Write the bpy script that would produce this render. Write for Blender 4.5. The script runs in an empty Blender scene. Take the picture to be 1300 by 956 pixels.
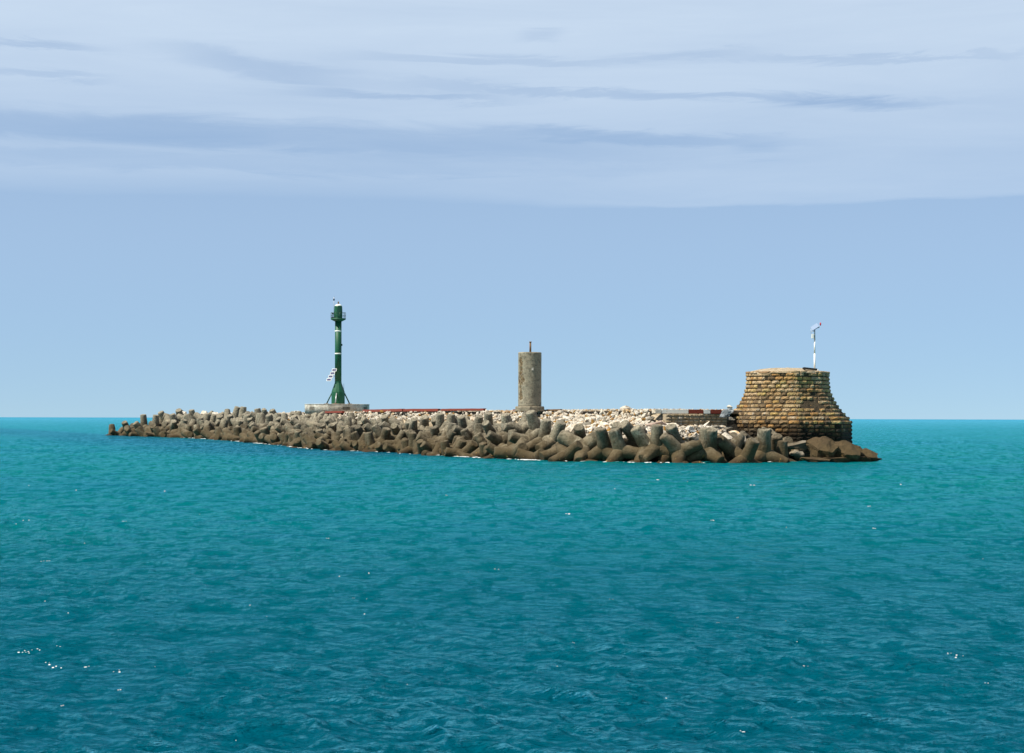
import bpy, bmesh, math, random
import numpy as np
from mathutils import Vector, Matrix, noise as mnoise
R = math.radians
rnd = random.Random(11)
scene = bpy.context.scene
C = scene.collection
F = 2200.0; CAMH = 4.0; CX = 650.0

def hor(px): return 529.6 + 3.0*px/1300.0
def at(px, py, d): return Vector(((px-CX)*d/F, d, CAMH-(py-hor(px))*d/F))
def px_of(p): return CX + F*p.x/p.y
def smooth(a, b, x):
    t = min(1, max(0, (x-a)/(b-a))); return t*t*(3-2*t)

# ------------------------------------------------------------------ materials
class NT:
    def __init__(s, nt): s.nt = nt; s.n = nt.nodes; s.l = nt.links
    def node(s, t, **kw):
        n = s.n.new(t)
        for k, v in kw.items():
            if k == 'inp':
                for i, x in v.items(): s.put(n.inputs[i], x)
            else: setattr(n, k, v)
        return n
    def put(s, sock, x):
        if isinstance(x, bpy.types.NodeSocket): s.l.new(x, sock)
        else: sock.default_value = x
    def math(s, op, a, b=0.0, c=0.0, clamp=False):
        n = s.n.new('ShaderNodeMath'); n.operation = op; n.use_clamp = clamp
        for i, x in enumerate((a, b, c)): s.put(n.inputs[i], x)
        return n.outputs[0]
    def mix(s, f, a, b, blend='MIX'):
        n = s.n.new('ShaderNodeMix'); n.data_type = 'RGBA'; n.blend_type = blend
        s.put(n.inputs[0], f); s.put(n.inputs[6], a); s.put(n.inputs[7], b)
        return n.outputs[2]
    def noise(s, vec, scale, detail=4, rough=.55, dist=0.0, out='Fac'):
        n = s.n.new('ShaderNodeTexNoise')
        if vec is not None: s.l.new(vec, n.inputs['Vector'])
        n.inputs['Scale'].default_value = scale; n.inputs['Detail'].default_value = detail
        n.inputs['Roughness'].default_value = rough; n.inputs['Distortion'].default_value = dist
        return n.outputs[out]
    def ss(s, x, a, b, lo=0.0, hi=1.0):
        n = s.n.new('ShaderNodeMapRange'); n.interpolation_type = 'SMOOTHSTEP'
        s.put(n.inputs[0], x); s.put(n.inputs[1], a); s.put(n.inputs[2], b)
        s.put(n.inputs[3], lo); s.put(n.inputs[4], hi)
        return n.outputs[0]

ALB = .69
def rgb(c): return (c[0], c[1], c[2], 1.0)
def alb(c): return (c[0]*ALB, c[1]*ALB, c[2]*ALB, 1.0)

def new_mat(name):
    m = bpy.data.materials.new(name); m.use_nodes = True
    t = NT(m.node_tree); b = m.node_tree.nodes['Principled BSDF']
    return m, t, b

def stone_mat(name, c1, c2, c3=None, scale=1.2, bump=.25, rough=.9, tide=True, fine=9.0, attr=False, tidecol=(.105, .072, .030), bleach=False, varr=.25):
    """mottled stone / concrete; wet brown weed band near the water level"""
    m, t, b = new_mat(name)
    tc = t.node('ShaderNodeTexCoord'); oi = t.node('ShaderNodeObjectInfo'); geo = t.node('ShaderNodeNewGeometry')
    off = t.node('ShaderNodeVectorMath', operation='SCALE'); off.inputs[0].default_value = (37, 19, 53); t.l.new(oi.outputs['Random'], off.inputs['Scale'])
    add = t.node('ShaderNodeVectorMath', operation='ADD'); t.l.new(tc.outputs['Object'], add.inputs[0]); t.l.new(off.outputs[0], add.inputs[1])
    v = add.outputs[0]
    n1 = t.noise(v, scale, 6, .62, .4); n2 = t.noise(v, scale*fine, 4, .6)
    col = t.mix(t.ss(n1, .36, .64), alb(c1), alb(c2))
    if c3: col = t.mix(t.ss(t.noise(v, scale*.6, 5, .65, .8), .54, .68), col, alb(c3))
    n3 = t.noise(v, scale*3.6, 5, .65, .6)
    col = t.mix(t.ss(n3, .50, .60, 0, .55), col, alb(tuple(x*.42 for x in c2)))
    if attr:
        a = t.node('ShaderNodeVertexColor', layer_name='tint'); col = t.mix(1.0, col, a.outputs[0], 'MULTIPLY')
    col = t.mix(.75, col, t.mix(n2, rgb((.3,.3,.3)), rgb((1.65,1.65,1.65))), 'MULTIPLY')
    vv = t.math('MULTIPLY_ADD', oi.outputs['Random'], varr*2, 1-varr)
    cc = t.node('ShaderNodeCombineColor'); [t.l.new(vv, cc.inputs[i]) for i in range(3)]
    if not attr: col = t.mix(1.0, col, cc.outputs[0], 'MULTIPLY')
    if tide:
        sp = t.node('ShaderNodeSeparateXYZ'); t.l.new(geo.outputs['Position'], sp.inputs[0])
        pn = t.noise(geo.outputs['Position'], .9, 4, .6)
        z = t.math('ADD', sp.outputs[2], t.math('MULTIPLY_ADD', pn, -1.8, .9))
        if bleach: col = t.mix(t.ss(z, 1.8, 4.6, 0.0, .55), col, t.mix(t.ss(n2, .35, .6), rgb((.13,.115,.085)), rgb((.40,.36,.275))))
        col = t.mix(t.ss(z, .5, 3.4, .80, 0.0), col, alb(tidecol))
        col = t.mix(t.ss(z, .0, .75, .9, 0.0), col, rgb((.040,.024,.010)))
        col = t.mix(t.math('MULTIPLY', t.ss(z, .2, .9, 1, 0), t.ss(t.noise(geo.outputs['Position'], 2.3, 3), .64, .70)), col, rgb((.30,.18,.05)))
    t.l.new(col, b.inputs['Base Color']); b.inputs['Roughness'].default_value = rough
    bp = t.node('ShaderNodeBump'); bp.inputs['Strength'].default_value = bump*2; bp.inputs['Distance'].default_value = .12
    t.l.new(t.math('ADD', t.math('MULTIPLY', n1, .6), t.math('MULTIPLY_ADD', n3, .6, t.math('MULTIPLY', n2, .4))), bp.inputs['Height'])
    t.l.new(bp.outputs[0], b.inputs['Normal'])
    b.inputs['Specular IOR Level'].default_value = .25
    return m

def paint_mat(name, c, c2=None, rough=.45, metal=0.0, scale=1.5, amt=(.55, .75), bump=.05):
    m, t, b = new_mat(name)
    tc = t.node('ShaderNodeTexCoord'); v = tc.outputs['Object']
    n = t.noise(v, scale, 6, .65)
    c2 = c2 or tuple(x*.6 for x in c)
    t.l.new(t.mix(t.ss(n, amt[0], amt[1]), rgb(c), rgb(c2)), b.inputs['Base Color'])
    b.inputs['Roughness'].default_value = rough; b.inputs['Metallic'].default_value = metal
    bp = t.node('ShaderNodeBump'); bp.inputs['Strength'].default_value = bump; bp.inputs['Distance'].default_value = .05
    t.l.new(t.noise(v, scale*8, 3), bp.inputs['Height']); t.l.new(bp.outputs[0], b.inputs['Normal'])
    return m

M = {}
M['tetra'] = stone_mat('weathered_concrete', (.28,.235,.16), (.09,.072,.044), (.40,.355,.26), scale=.75, bump=.6, varr=.35, bleach=True)
M['limestone'] = stone_mat('pale_limestone', (1.0,.93,.80), (.84,.72,.56), (.80,.54,.28), scale=1.0, bump=.45, varr=.2)
M['greystone'] = stone_mat('grey_stone', (.34,.31,.26), (.2,.175,.13), (.40,.33,.24), scale=1.1, bump=.45)
M['brownrock'] = stone_mat('brown_sea_rock', (.12,.078,.038), (.045,.03,.017), (.18,.12,.06), scale=1.6, bump=.7)
M['pinkstone'] = stone_mat('pinkish_stone', (.60,.46,.38), (.46,.34,.27), (.66,.56,.46), scale=1.0, bump=.4)
M['bluestone'] = stone_mat('blue_grey_marble', (.44,.48,.50), (.16,.19,.21), (.72,.72,.70), scale=1.7, bump=.4)
M['orangestone'] = stone_mat('orange_sandstone', (.62,.34,.08), (.45,.24,.07), scale=1.4, bump=.4)
M['mound'] = stone_mat('mound_rock', (.035,.029,.02), (.015,.012,.009), (.055,.045,.03), scale=.8, bump=1.0, varr=0)  # rock colour darkened to put deep shade into the gaps between tetrapods
M['deck'] = stone_mat('deck_concrete', (.55,.47,.36), (.42,.33,.23), (.50,.30,.15), scale=.5, bump=.5, varr=0, tide=False)
M['masonry'] = stone_mat('rusticated_sandstone', (.70,.50,.285), (.52,.365,.20), (.66,.57,.44), scale=1.3, bump=.6, attr=True, tidecol=(.03,.024,.014))
M['wallstone'] = stone_mat('tan_wall_stone', (.62,.50,.34), (.50,.36,.2), (.66,.58,.46), scale=1.3, bump=.5, attr=True, tide=False)
M['mortar'] = stone_mat('recessed_mortar', (.11,.08,.045), (.05,.038,.022), scale=2, bump=.6, varr=0)
M['captan'] = stone_mat('tan_roof_fill', (.58,.48,.34), (.46,.35,.22), scale=1.2, bump=.4, varr=0, tide=False)
M['pillar'] = stone_mat('pillar_concrete', (.42,.36,.26), (.36,.30,.21), (.47,.41,.31), scale=.7, bump=.3, varr=0, tide=False)
M['spall'] = stone_mat('spalled_concrete', (.50,.38,.22), (.22,.13,.06), (.62,.56,.46), scale=4, bump=1.0, varr=0, tide=False)
M['plinth'] = stone_mat('pale_concrete', (.82,.77,.66), (.66,.60,.50), (.45,.40,.32), scale=.8, bump=.25, varr=0, tide=False)
M['darkslab'] = stone_mat('dark_slab', (.05,.045,.04), (.03,.028,.025), scale=2, bump=.3, varr=0, tide=False)
M['red'] = paint_mat('rusty_red_paint', (.19,.026,.010), (.14,.045,.02), rough=.8, scale=3, bump=.3)
M['white'] = paint_mat('white_paint', (.80,.77,.70), (.45,.38,.30), rough=.6, scale=2.5)
M['green'] = paint_mat('green_paint', (.0,.072,.026), (.004,.045,.018), rough=.55)
M['greendark'] = paint_mat('dark_green_paint', (.0,.05,.022), (.0,.03,.014), rough=.5)
M['metalgrey'] = paint_mat('galvanised_steel', (.42,.42,.42), (.3,.28,.26), rough=.45, metal=.6)
M['black'] = paint_mat('dark_fitting', (.02,.022,.03), rough=.5)
M['rustpipe'] = paint_mat('rusty_pipe', (.16,.085,.035), (.07,.045,.03), rough=.8)
M['cell'] = paint_mat('solar_cells', (.05,.05,.12), (.09,.06,.12), rough=.35)
M['bluecell'] = paint_mat('blue_solar_cells', (.08,.16,.30), rough=.5)
M['redlamp'] = paint_mat('red_plastic', (.5,.01,.015), rough=.4)

# ------------------------------------------------------------------ object helpers
def link(name, me, mats, parent=None):
    o = bpy.data.objects.new(name, me); C.objects.link(o)
    for m in (mats if isinstance(mats, (list, tuple)) else [mats]):
        me.materials.append(m)
    if parent: o.parent = parent
    return o
def from_bm(name, bm, mats, parent=None, flat=False):
    bmesh.ops.recalc_face_normals(bm, faces=bm.faces)
    me = bpy.data.meshes.new(name); bm.to_mesh(me); bm.free()
    if not flat: me.polygons.foreach_set('use_smooth', [False]*len(me.polygons))
    return link(name, me, mats, parent)
def tag(o, label=None, cat=None, group=None, kind=None):
    if label: o['label'] = label
    if cat: o['category'] = cat
    if group: o['group'] = group
    if kind: o['kind'] = kind
    return o
def empty(name, loc, label, cat, group=None):
    o = bpy.data.objects.new(name, None); C.objects.link(o); o.location = loc; o.empty_display_size = .5
    return tag(o, label, cat, group)
def lathe(bm, prof, seg=24, phase=0.0, cx=0, cy=0, caps=True):
    rings = []
    for r, z in prof:
        rings.append([bm.verts.new((cx+r*math.cos(phase+2*math.pi*k/seg), cy+r*math.sin(phase+2*math.pi*k/seg), z)) for k in range(seg)])
    for a, b in zip(rings, rings[1:]):
        for k in range(seg):
            f = bm.faces.new((a[k], a[(k+1) % seg], b[(k+1) % seg], b[k])); f.smooth = seg > 12
    if caps: bm.faces.new(rings[0][::-1]); bm.faces.new(rings[-1])
    return rings
def box(bm, c, s, mat=None, bevel=0.0):
    c = Vector(c); vs = []
    m = mat or Matrix.Identity(3)
    for dz in (-1, 1):
        for dx, dy in ((-1,-1),(1,-1),(1,1),(-1,1)):
            vs.append(bm.verts.new(c + m @ Vector((dx*s[0]/2, dy*s[1]/2, dz*s[2]/2))))
    fs = [bm.faces.new([vs[i] for i in q]) for q in ((3,2,1,0),(4,5,6,7),(0,1,5,4),(1,2,6,5),(2,3,7,6),(3,0,4,7))]
    if bevel: bmesh.ops.bevel(bm, geom=list({e for f in fs for e in f.edges}), offset=bevel, segments=2, affect='EDGES')
def rod(bm, a, b, r, r2=None, seg=10):
    a, b = Vector(a), Vector(b); r2 = r if r2 is None else r2
    z = (b-a).normalized(); x = z.orthogonal().normalized(); y = z.cross(x)
    A = [bm.verts.new(a+(x*math.cos(t)+y*math.sin(t))*r) for t in (2*math.pi*k/seg for k in range(seg))]
    B = [bm.verts.new(b+(x*math.cos(t)+y*math.sin(t))*r2) for t in (2*math.pi*k/seg for k in range(seg))]
    for k in range(seg):
        f = bm.faces.new((A[k], A[(k+1) % seg], B[(k+1) % seg], B[k])); f.smooth = True
    bm.faces.new(A[::-1]); bm.faces.new(B)
def part(name, parent, mat, fn):
    bm = bmesh.new(); fn(bm)
    bmesh.ops.recalc_face_normals(bm, faces=bm.faces)
    me = bpy.data.meshes.new(name); bm.to_mesh(me); bm.free()
    return link(name, me, mat, parent)

# ------------------------------------------------------------------ shoreline
WL = [(139,552.6),(160,553.3),(180,554),(230,555.4),(290,558.6),(330,562.3),(370,566.2),(400,569.6),(430,572),(500,574.6),(540,577),(600,580.2),
      (650,583),(700,585.2),(780,587),(850,588),(900,588),(1000,586.3),(1060,585),(1112,583.5)]
sh = []
for x, y in WL:
    d = F*CAMH/(y-hor(x)); sh.append(np.array([(x-CX)*d/F, d]))
def resample(pts, n):
    pts = np.array(pts); seg = np.r_[0, np.cumsum(np.hypot(*np.diff(pts, axis=0).T))]
    s = np.linspace(0, seg[-1], n); return np.c_[np.interp(s, seg, pts[:,0]), np.interp(s, seg, pts[:,1])], seg[-1]
NS = 400
S, LEN = resample(sh, NS)
for _ in range(30):
    S[1:-1] = .25*S[:-2]+.5*S[1:-1]+.25*S[2:]
S, LEN = resample(S, NS)
T = np.gradient(S, axis=0); T /= np.hypot(*T.T)[:,None]
for _ in range(200): T[1:-1] = .25*T[:-2]+.5*T[1:-1]+.25*T[2:]
T /= np.hypot(*T.T)[:,None]
NRM = np.c_[-T[:,1], T[:,0]]      # inland
def shore(s, o):
    """point at arclength s, o metres inland"""
    u = min(max(s/LEN, 0), 1)*(NS-1); i = min(int(u), NS-2); f = u-i
    p = S[i]*(1-f)+S[i+1]*f; n = NRM[i]*(1-f)+NRM[i+1]*f; n = n/np.hypot(*n)
    return Vector((p[0]+n[0]*o, p[1]+n[1]*o, 0))
def s_tan(s):
    u = min(max(s/LEN, 0), 1)*(NS-1); i = min(int(u), NS-2); return Vector((T[i][0], T[i][1], 0))
def s_at(px, o):
    """arclength whose point o metres inland stands at photo column px"""
    best = min(range(0, 1200), key=lambda k: abs(px_of(shore(LEN*k/1199, o))-px)); return LEN*best/1199
DECKZ = 4.85
def hfac(s):   # the tip of the breakwater is low
    return smooth(-8, 26, s)
def crest(s):
    """inland distance where the armour ends and the deck begins"""
    return 9.0
# mound
def build_mound():
    prof = [(-4,-3),(0,-2),(2,-1.2),(4,-.4),(6,.7),(8.0,2.6),(8.9,4.1),(9.0,4.72),(10.5,4.74),(13,4.75),(16,4.74),(17.5,2.5),(20,-3)]
    bm = bmesh.new(); rows = []
    for i in range(0, NS, 2):
        s = LEN*i/(NS-1); h = max(.25, hfac(s)); row = []
        p = px_of(shore(s, 9)); right = smooth(1000, 1080, px_of(shore(s,0)))
        for o, z in prof:
            q = shore(s, o)
            z = z*h if z > 0 else z
            z = z*(1-right*.75) if z > 0 else z
            if o <= 9.0 and z > 0: z -= .85*smooth(828, 842, p)*(1-smooth(925, 935, p))
            nz = mnoise.noise(Vector((q.x*.5, q.y*.5, 3)))*.35 if 0 < o < 8.5 else 0
            row.append(bm.verts.new((q.x, q.y, z+nz)))
        rows.append(row)
    for a, b in zip(rows, rows[1:]):
        for k in range(len(prof)-1): bm.faces.new((a[k], a[k+1], b[k+1], b[k]))
    bm.faces.new(rows[0]); bm.faces.new(rows[-1][::-1])
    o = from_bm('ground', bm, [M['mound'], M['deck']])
    for p in o.data.polygons:
        if p.normal.z > .9 and p.center.z > 4.5: p.material_index = 1
    tag(o, kind='structure')
build_mound()
# concrete walkway lying on the crest, 0.12 m thick with a real edge
def build_walk():
    bm = bmesh.new(); rows = []
    s0, s1 = s_at(330, 10), s_at(950, 10)
    n = 160
    for i in range(n+1):
        s = s0+(s1-s0)*i/n; row = []
        for o, z in ((9.35,4.5),(9.35,DECKZ-.03),(9.42,DECKZ),(15.2,DECKZ+.02),(15.3,4.5)):
            q = shore(s, o+.06*mnoise.noise(Vector((s*.7, o, 0)))); row.append(bm.verts.new((q.x, q.y, z+.035*mnoise.noise(Vector((s*.9, 7, 0))))))
        rows.append(row)
    for a, b in zip(rows, rows[1:]):
        for k in range(4): bm.faces.new((a[k], a[k+1], b[k+1], b[k]))
    bm.faces.new(rows[0]); bm.faces.new(rows[-1][::-1])
    tag(from_bm('walkway', bm, M['deck']), kind='structure')
build_walk()

# ------------------------------------------------------------------ tetrapods
AX = [Vector((0,0,1)), Vector((math.sqrt(8)/3,0,-1/3)), Vector((-math.sqrt(2)/3, math.sqrt(2/3),-1/3)), Vector((-math.sqrt(2)/3,-math.sqrt(2/3),-1/3))]
def tetra_mesh(seed):
    r0 = random.Random(seed); bm = bmesh.new()
    for ax in AX:
        z = ax; x = z.orthogonal().normalized(); y = z.cross(x); seg = 22
        L = 2.1; prof = [(.66,0),(.64,.42),(.61,.8),(.58,1.15),(.55,1.5),(.52,1.83),(.51,1.99),(.485,2.06),(.43,2.1)]
        chip = r0.uniform(0, 6.28); cd = r0.choice([0,.05,.10,.18])
        rings = []
        for r, h in prof:
            ring = []
            for k in range(seg):
                t = 2*math.pi*k/seg
                rr = r; hh = h
                if h > 1.8: 
                    w = max(0, math.cos(t-chip))**3
                    rr -= cd*w*1.2; hh -= cd*w*.8
                p = z*hh+(x*math.cos(t)+y*math.sin(t))*rr
                p += p.normalized()*(.05*mnoise.noise(p*1.3+Vector((seed*7,0,0)))+.02*mnoise.noise(p*5))
                if abs(h-1.15) < .01: p -= (x*math.cos(t)+y*math.sin(t))*.022   # formwork joint
                ring.append(bm.verts.new(p))
            rings.append(ring)
        for a, b in zip(rings, rings[1:]):
            for k in range(seg):
                f = bm.faces.new((a[k], a[(k+1) % seg], b[(k+1) % seg], b[k])); f.smooth = True
        c = bm.verts.new(z*(L-.02))
        for k in range(seg): bm.faces.new((rings[-1][k], rings[-1][(k+1) % seg], c))
    me = bpy.data.meshes.new('tetrapod'); bm.normal_update(); bm.to_mesh(me); bm.free()
    me.materials.append(M['tetra']); return me
TM = [tetra_mesh(k) for k in range(5)]
def orient(a1, h2):
    a1 = Vector(a1).normalized(); h2 = Vector(h2); h = h2-a1*h2.dot(a1)
    if h.length < 1e-3: h = a1.orthogonal()
    h.normalize(); y = a1.cross(h)
    return Matrix((h, y, a1)).transposed()   # columns: local x->h, y, z->a1
tets = []   # (loc, rot, scale)
def hand(px, py, a1, h2, sc=1.0):
    # camera-side hints: (right, up, towards the viewer)
    A = (a1[0], -a1[2], a1[1]); H = (h2[0], -h2[2], h2[1])
    base = None
    for k in range(0, 110):
        o = k*.1; s = s_at_cache(px, o); q = shore(s, o); z = CAMH-(py-hor(px))*q.y/F
        zt = .35+.46*o
        if base is None or abs(z-zt) < base[0]: base = (abs(z-zt), Vector((q.x, q.y, z)), o)
    c_ = Vector((0,0,CAMH)); nf = .992 if px > 630 else 1.0
    tets.append([c_+(base[1]-c_)*nf, orient(A, H), sc*(1.02 if px > 630 else 1.0), base[2]])
_c = {}
def s_at_cache(px, o):
    if o not in _c: _c[o] = np.array([px_of(shore(LEN*k/599, o)) for k in range(600)])
    return float(np.interp(px, _c[o], np.arange(600)*LEN/599)) if np.all(np.diff(_c[o]) > 0) else LEN*int(np.argmin(np.abs(_c[o]-px)))/599
HAND = [
 (637,562,(.85,.55,.1),(-1,.1,.3)), (672,562,(-.9,.3,.3),(.8,.5,.2)), (703,561,(.35,.9,.3),(-.6,-.7,.2)), (712,574,(.35,.8,.35),(-.8,-.4,.3)),
 (737,562,(-.1,.7,.7),(-.8,-.5,.2)), (741,570,(.75,.65,.1),(-.6,-.7,.4),1.22), (780,562,(.1,.75,.6),(-.5,-.8,.2)), (788,573,(-.3,.9,.2),(-.7,-.3,.6)),
 (691,560,(.1,.95,.2),(-.8,-.2,.5)), (719,579,(.6,.55,.5),(-.7,-.3,.5),.9), (768,570,(-.2,.9,.4),(.6,-.5,.6)),(808,556,(-.6,.6,.5),(.4,.2,.8)),
 (821,568,(-.5,.8,.2),(.9,.1,.3)), (834,569,(0,1,.15),(-.7,-.2,.7)), (859,566,(-.3,.85,.45),(.8,-.4,.2)), (862,574,(-.65,.7,.2),(.85,.5,.1)),
 (895,573,(0,1,.1),(.6,-.2,.7)), (901,572,(.05,.9,.4),(.4,-.8,.3)), (929,573,(-.6,.5,.6),(.6,-.4,.5)), (946,584,(.35,.8,.35),(-.7,-.5,.4)),
 (969,577,(0,.98,.2),(.8,-.4,.2),1.12), (993,586,(0,1,.1),(-.6,-.3,.6),.9), (655,576,(.3,.3,.9),(-.8,.1,.1)), (604,566,(.1,.5,.85),(-.8,.3,.1)),
 (592,553,(-.75,.45,.45),(.6,-.3,.7)), (580,571,(.2,.25,.95),(-.8,-.1,.1)), (571,558,(.2,.95,.1),(-.7,-.3,.6)), (566,565,(.45,.8,.3),(-.8,-.2,.5)),
 (547,566,(-.75,.5,.3),(.7,.2,.5)), (525,570,(-.05,1,.1),(.7,-.3,.6)), (524,549,(.1,.85,.5),(-.7,-.2,.3)), (505,552,(-.2,.6,.8),(.7,-.2,.3)),
 (486,556,(-.55,.8,.1),(.8,.2,.4)), (472,571,(-.2,.95,.1),(.8,-.2,.5),1.15), (487,564,(.2,.9,.3),(-.7,-.3,.5),1.1), (559,544,(.0,.95,.3),(.7,-.3,.5)),
 (571,546,(.1,.98,.1),(-.5,-.3,.8)), (588,548,(-.1,.9,.4),(.7,-.3,.5)), (604,548,(.25,.9,.3),(-.7,-.2,.6)), (620,545,(0,.95,.3),(.7,-.3,.6)),
 (645,551,(-.1,.95,.25),(-.7,-.3,.6)), (664,547,(.7,.5,.5),(-.7,.4,.5)), (681,547,(-.3,.9,.3),(.8,-.3,.4)), (625,552,(-.4,.7,.6),(.7,.1,.6)),
 (183,542,(-.05,1,.1),(.7,-.3,.6),1.3), (197,543,(.1,1,.1),(-.7,-.3,.6),1.3), (163,548,(-.2,.7,.5),(.8,-.3,.3),1.25), (150,553,(-.5,.4,.6),(.6,-.3,.7),1.1),
]
for h in HAND:
    k = 1.0 if h[0] > 640 or h[0] < 300 else .88
    hand(*h[:4], (h[4] if len(h) > 4 else 1.0)*k)
def rand_rot():
    while True:
        a = Vector((rnd.gauss(0,1), rnd.gauss(0,1), rnd.gauss(0,1))).normalized()
        if a.z > .15 : break
    if rnd.random() < .12: a = (a+Vector((0,0,1.6))).normalized()
    return orient(a, (rnd.gauss(0,1), rnd.gauss(0,1), rnd.gauss(0,1)))
# rows filling the slope behind and beside them
ROWS_L = [(.2,.1),(2.7,1.2),(5.2,2.35),(7.7,3.5)]
ROWS_M = [(.0,-.1),(1.7,.6),(3.4,1.25),(5.0,1.9),(6.5,2.5)]
for ri in range(5):
    s = 1.0+rnd.random()
    while s < LEN-2:
        px = px_of(shore(s, 1)); mid = px > 396
        rows = ROWS_M if mid else ROWS_L
        if ri >= len(rows): s += 1.0; continue
        o0, z0 = rows[ri]; px = px_of(shore(s, o0))
        sc = (1.0+.30*smooth(430, 250, px)) if px < 420 else (.88 if px < 640 else .95)
        sc *= rnd.uniform(.9, 1.1)
        step = (2.5*(sc/.95)*(1.0+.25*smooth(430, 260, px)) if px < 420 else 1.95)*rnd.uniform(.85, 1.15)
        o = round(o0+rnd.uniform(-.5,.5), 1); q = shore(s, o); h = hfac(s+4)
        z = z0*h+rnd.uniform(-.25,.3)-1.05*max(0, sc-1)
        ok = px < 1000
        if px > 690 and ri >= 3: ok = False
        if px > 690 and ri >= 1 and rnd.random() < .35: ok = False
        if ri >= 2 and px < 175: ok = False
        if ri == 3 and not mid and px > 350: z -= .7
        if ri == 4 and px < 470: ok = False
        p = Vector((q.x, q.y, z))
        for t in tets[:len(HAND)]:
            if ok and (t[0]-p).length < (2.7 if px > 640 else 1.5)*sc: ok = False
        if ok: tets.append([p, rand_rot(), sc, o])
        s += step
ORD = ['first','second','third','fourth','fifth','sixth','seventh','eighth','ninth','tenth','eleventh','twelfth','thirteenth','fourteenth','fifteenth','sixteenth','seventeenth','eighteenth','nineteenth','twentieth','twenty-first','twenty-second','twenty-third','twenty-fourth','twenty-fifth','twenty-sixth','twenty-seventh']
ZONES = [(205,'at the low seaward tip'),(262,'just inland of the low tip'),(325,'midway between low tip and plinth'),(385,'just short of the round plinth'),(428,'below the left half of the plinth'),(470,'below the right half of the plinth'),
         (530,'below the start of the red kerb'),(580,'below the middle of the red kerb'),(640,'below the end of the red kerb'),(705,'below the concrete pillar'),
         (760,'below the chalk-white rubble bank'),(830,'below the lone white skyline rock'),(890,'below the striped kerb'),(945,'below the blue-grey marble rock'),(1400,'in front of the stone blockhouse')]
def zone(px): return next(i for i, (a, _) in enumerate(ZONES) if px < a)
def level(z): return 0 if z < .85 else (1 if z < 2.1 else (2 if z < 3.1 else 3))
LV = ['waterline row','second row up','third row up','topmost row']
TOBS = []
for p, rot, sc, o in tets:
    ob = bpy.data.objects.new('tetrapod', TM[len(TOBS) % 5]); C.objects.link(ob); TOBS.append(ob)
    ob.matrix_world = Matrix.Translation(p) @ (rot @ Matrix.Rotation(2*math.pi/3*rnd.randrange(3), 3, 'Z')).to_4x4() @ Matrix.Scale(sc, 4)

# ------------------------------------------------------------------ rocks
def rock_mesh(seed, n=16, flat=.8):
    r0 = random.Random(seed); bm = bmesh.new()
    for _ in range(n):
        v = Vector((r0.gauss(0,1), r0.gauss(0,1), r0.gauss(0,1))).normalized()
        bm.verts.new((v.x*.55*r0.uniform(.8,1.1), v.y*.5*r0.uniform(.8,1.1), v.z*.42*flat*r0.uniform(.8,1.1)))
    r = bmesh.ops.convex_hull(bm, input=bm.verts)
    bmesh.ops.delete(bm, geom=[g for g in r['geom_interior'] if isinstance(g, bmesh.types.BMVert)], context='VERTS')
    bmesh.ops.bevel(bm, geom=list(bm.edges), offset=.035, segments=1, affect='EDGES', clamp_overlap=True)
    for v in bm.verts:
        if v.co.length > .6: v.co *= .6/v.co.length
    bmesh.ops.triangulate(bm, faces=bm.faces)
    bmesh.ops.subdivide_edges(bm, edges=[e for e in bm.edges if e.calc_length() > .18], cuts=2, use_grid_fill=True)
    for v in bm.verts:
        v.co += v.co.normalized()*(.10*mnoise.noise(v.co*4.5+Vector((seed*3,0,0)))+.04*mnoise.noise(v.co*12))
    me = bpy.data.meshes.new('boulder'); bm.normal_update(); bm.to_mesh(me); bm.free(); return me
ROCKS = {}
def rock(kind, seed):
    k = (kind, seed % 9)
    if k not in ROCKS:
        me = rock_mesh(seed % 9 + 1, n=13+(seed % 9)); me.materials.append(M[kind]); ROCKS[k] = me
    return ROCKS[k]
def boulder(p, size, kind, label, group=None, stretch=None, rot=None, seed=None):
    ob = bpy.data.objects.new('boulder', rock(kind, rnd.randrange(99) if seed is None else seed)); C.objects.link(ob)
    ob.location = p; st = stretch or (rnd.uniform(.85,1.3), rnd.uniform(.8,1.1), rnd.uniform(.75,1.1))
    ob.scale = [size*x for x in st]
    ob.rotation_euler = rot or (rnd.uniform(-.5,.5), rnd.uniform(-.5,.5), rnd.uniform(0,6.28))
    return tag(ob, label, 'boulder' if label else None, group)
def slope_z(o, px=0):   # top surface of the rubble bank
    z = float(np.interp(o, [0,3,5,7,8.5,9.3], [.3,1.6,2.65,3.5,4.2,4.78]))
    k = smooth(840, 850, px)*(1-smooth(918, 926, px))       # the ground drops in front of the retaining wall
    return z*(1-k)+min(z, 3.15)*k
def on_slope(px, py):
    best = None
    for k in range(100):
        o = k*.12; q = shore(s_at_cache(px, round(o,2)), o); z = CAMH-(py-hor(px))*q.y/F
        e = abs(z-slope_z(o, px))
        if best is None or e < best[0]: best = (e, Vector((q.x, q.y, z)), o)
    return best[1]
G = 'notable boulders on the breakwater'
def hb(px, py, w, kind, label, st=(1.25,.9,1.1), rot=None, seed=None, near=1.0):
    p = on_slope(px, py); c_ = Vector((0,0,CAMH)); p = c_+(p-c_)*near; boulder(p, w*p.y/F, kind, label, G, st, rot or (0, 0, rnd.uniform(-.4,.4)), seed)
HANDROCK = []
def HB(*a, **k): HANDROCK.append((a[0], a[1], a[2])); hb(*a, **k)
HB(833,541,22,'pinkstone','large pinkish rounded boulder below the left end of the striped kerb',(1.2,.9,1.1),seed=3)
HB(846,537,11,'greystone','dark grey wedge-shaped stone standing beside the pinkish boulder',(.8,.8,1.5),seed=5)
HB(823,533,17,'greystone','long dark grey slab tilted above the pinkish boulder',(1.4,.8,.5),(0,-.45,0),seed=2)
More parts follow.
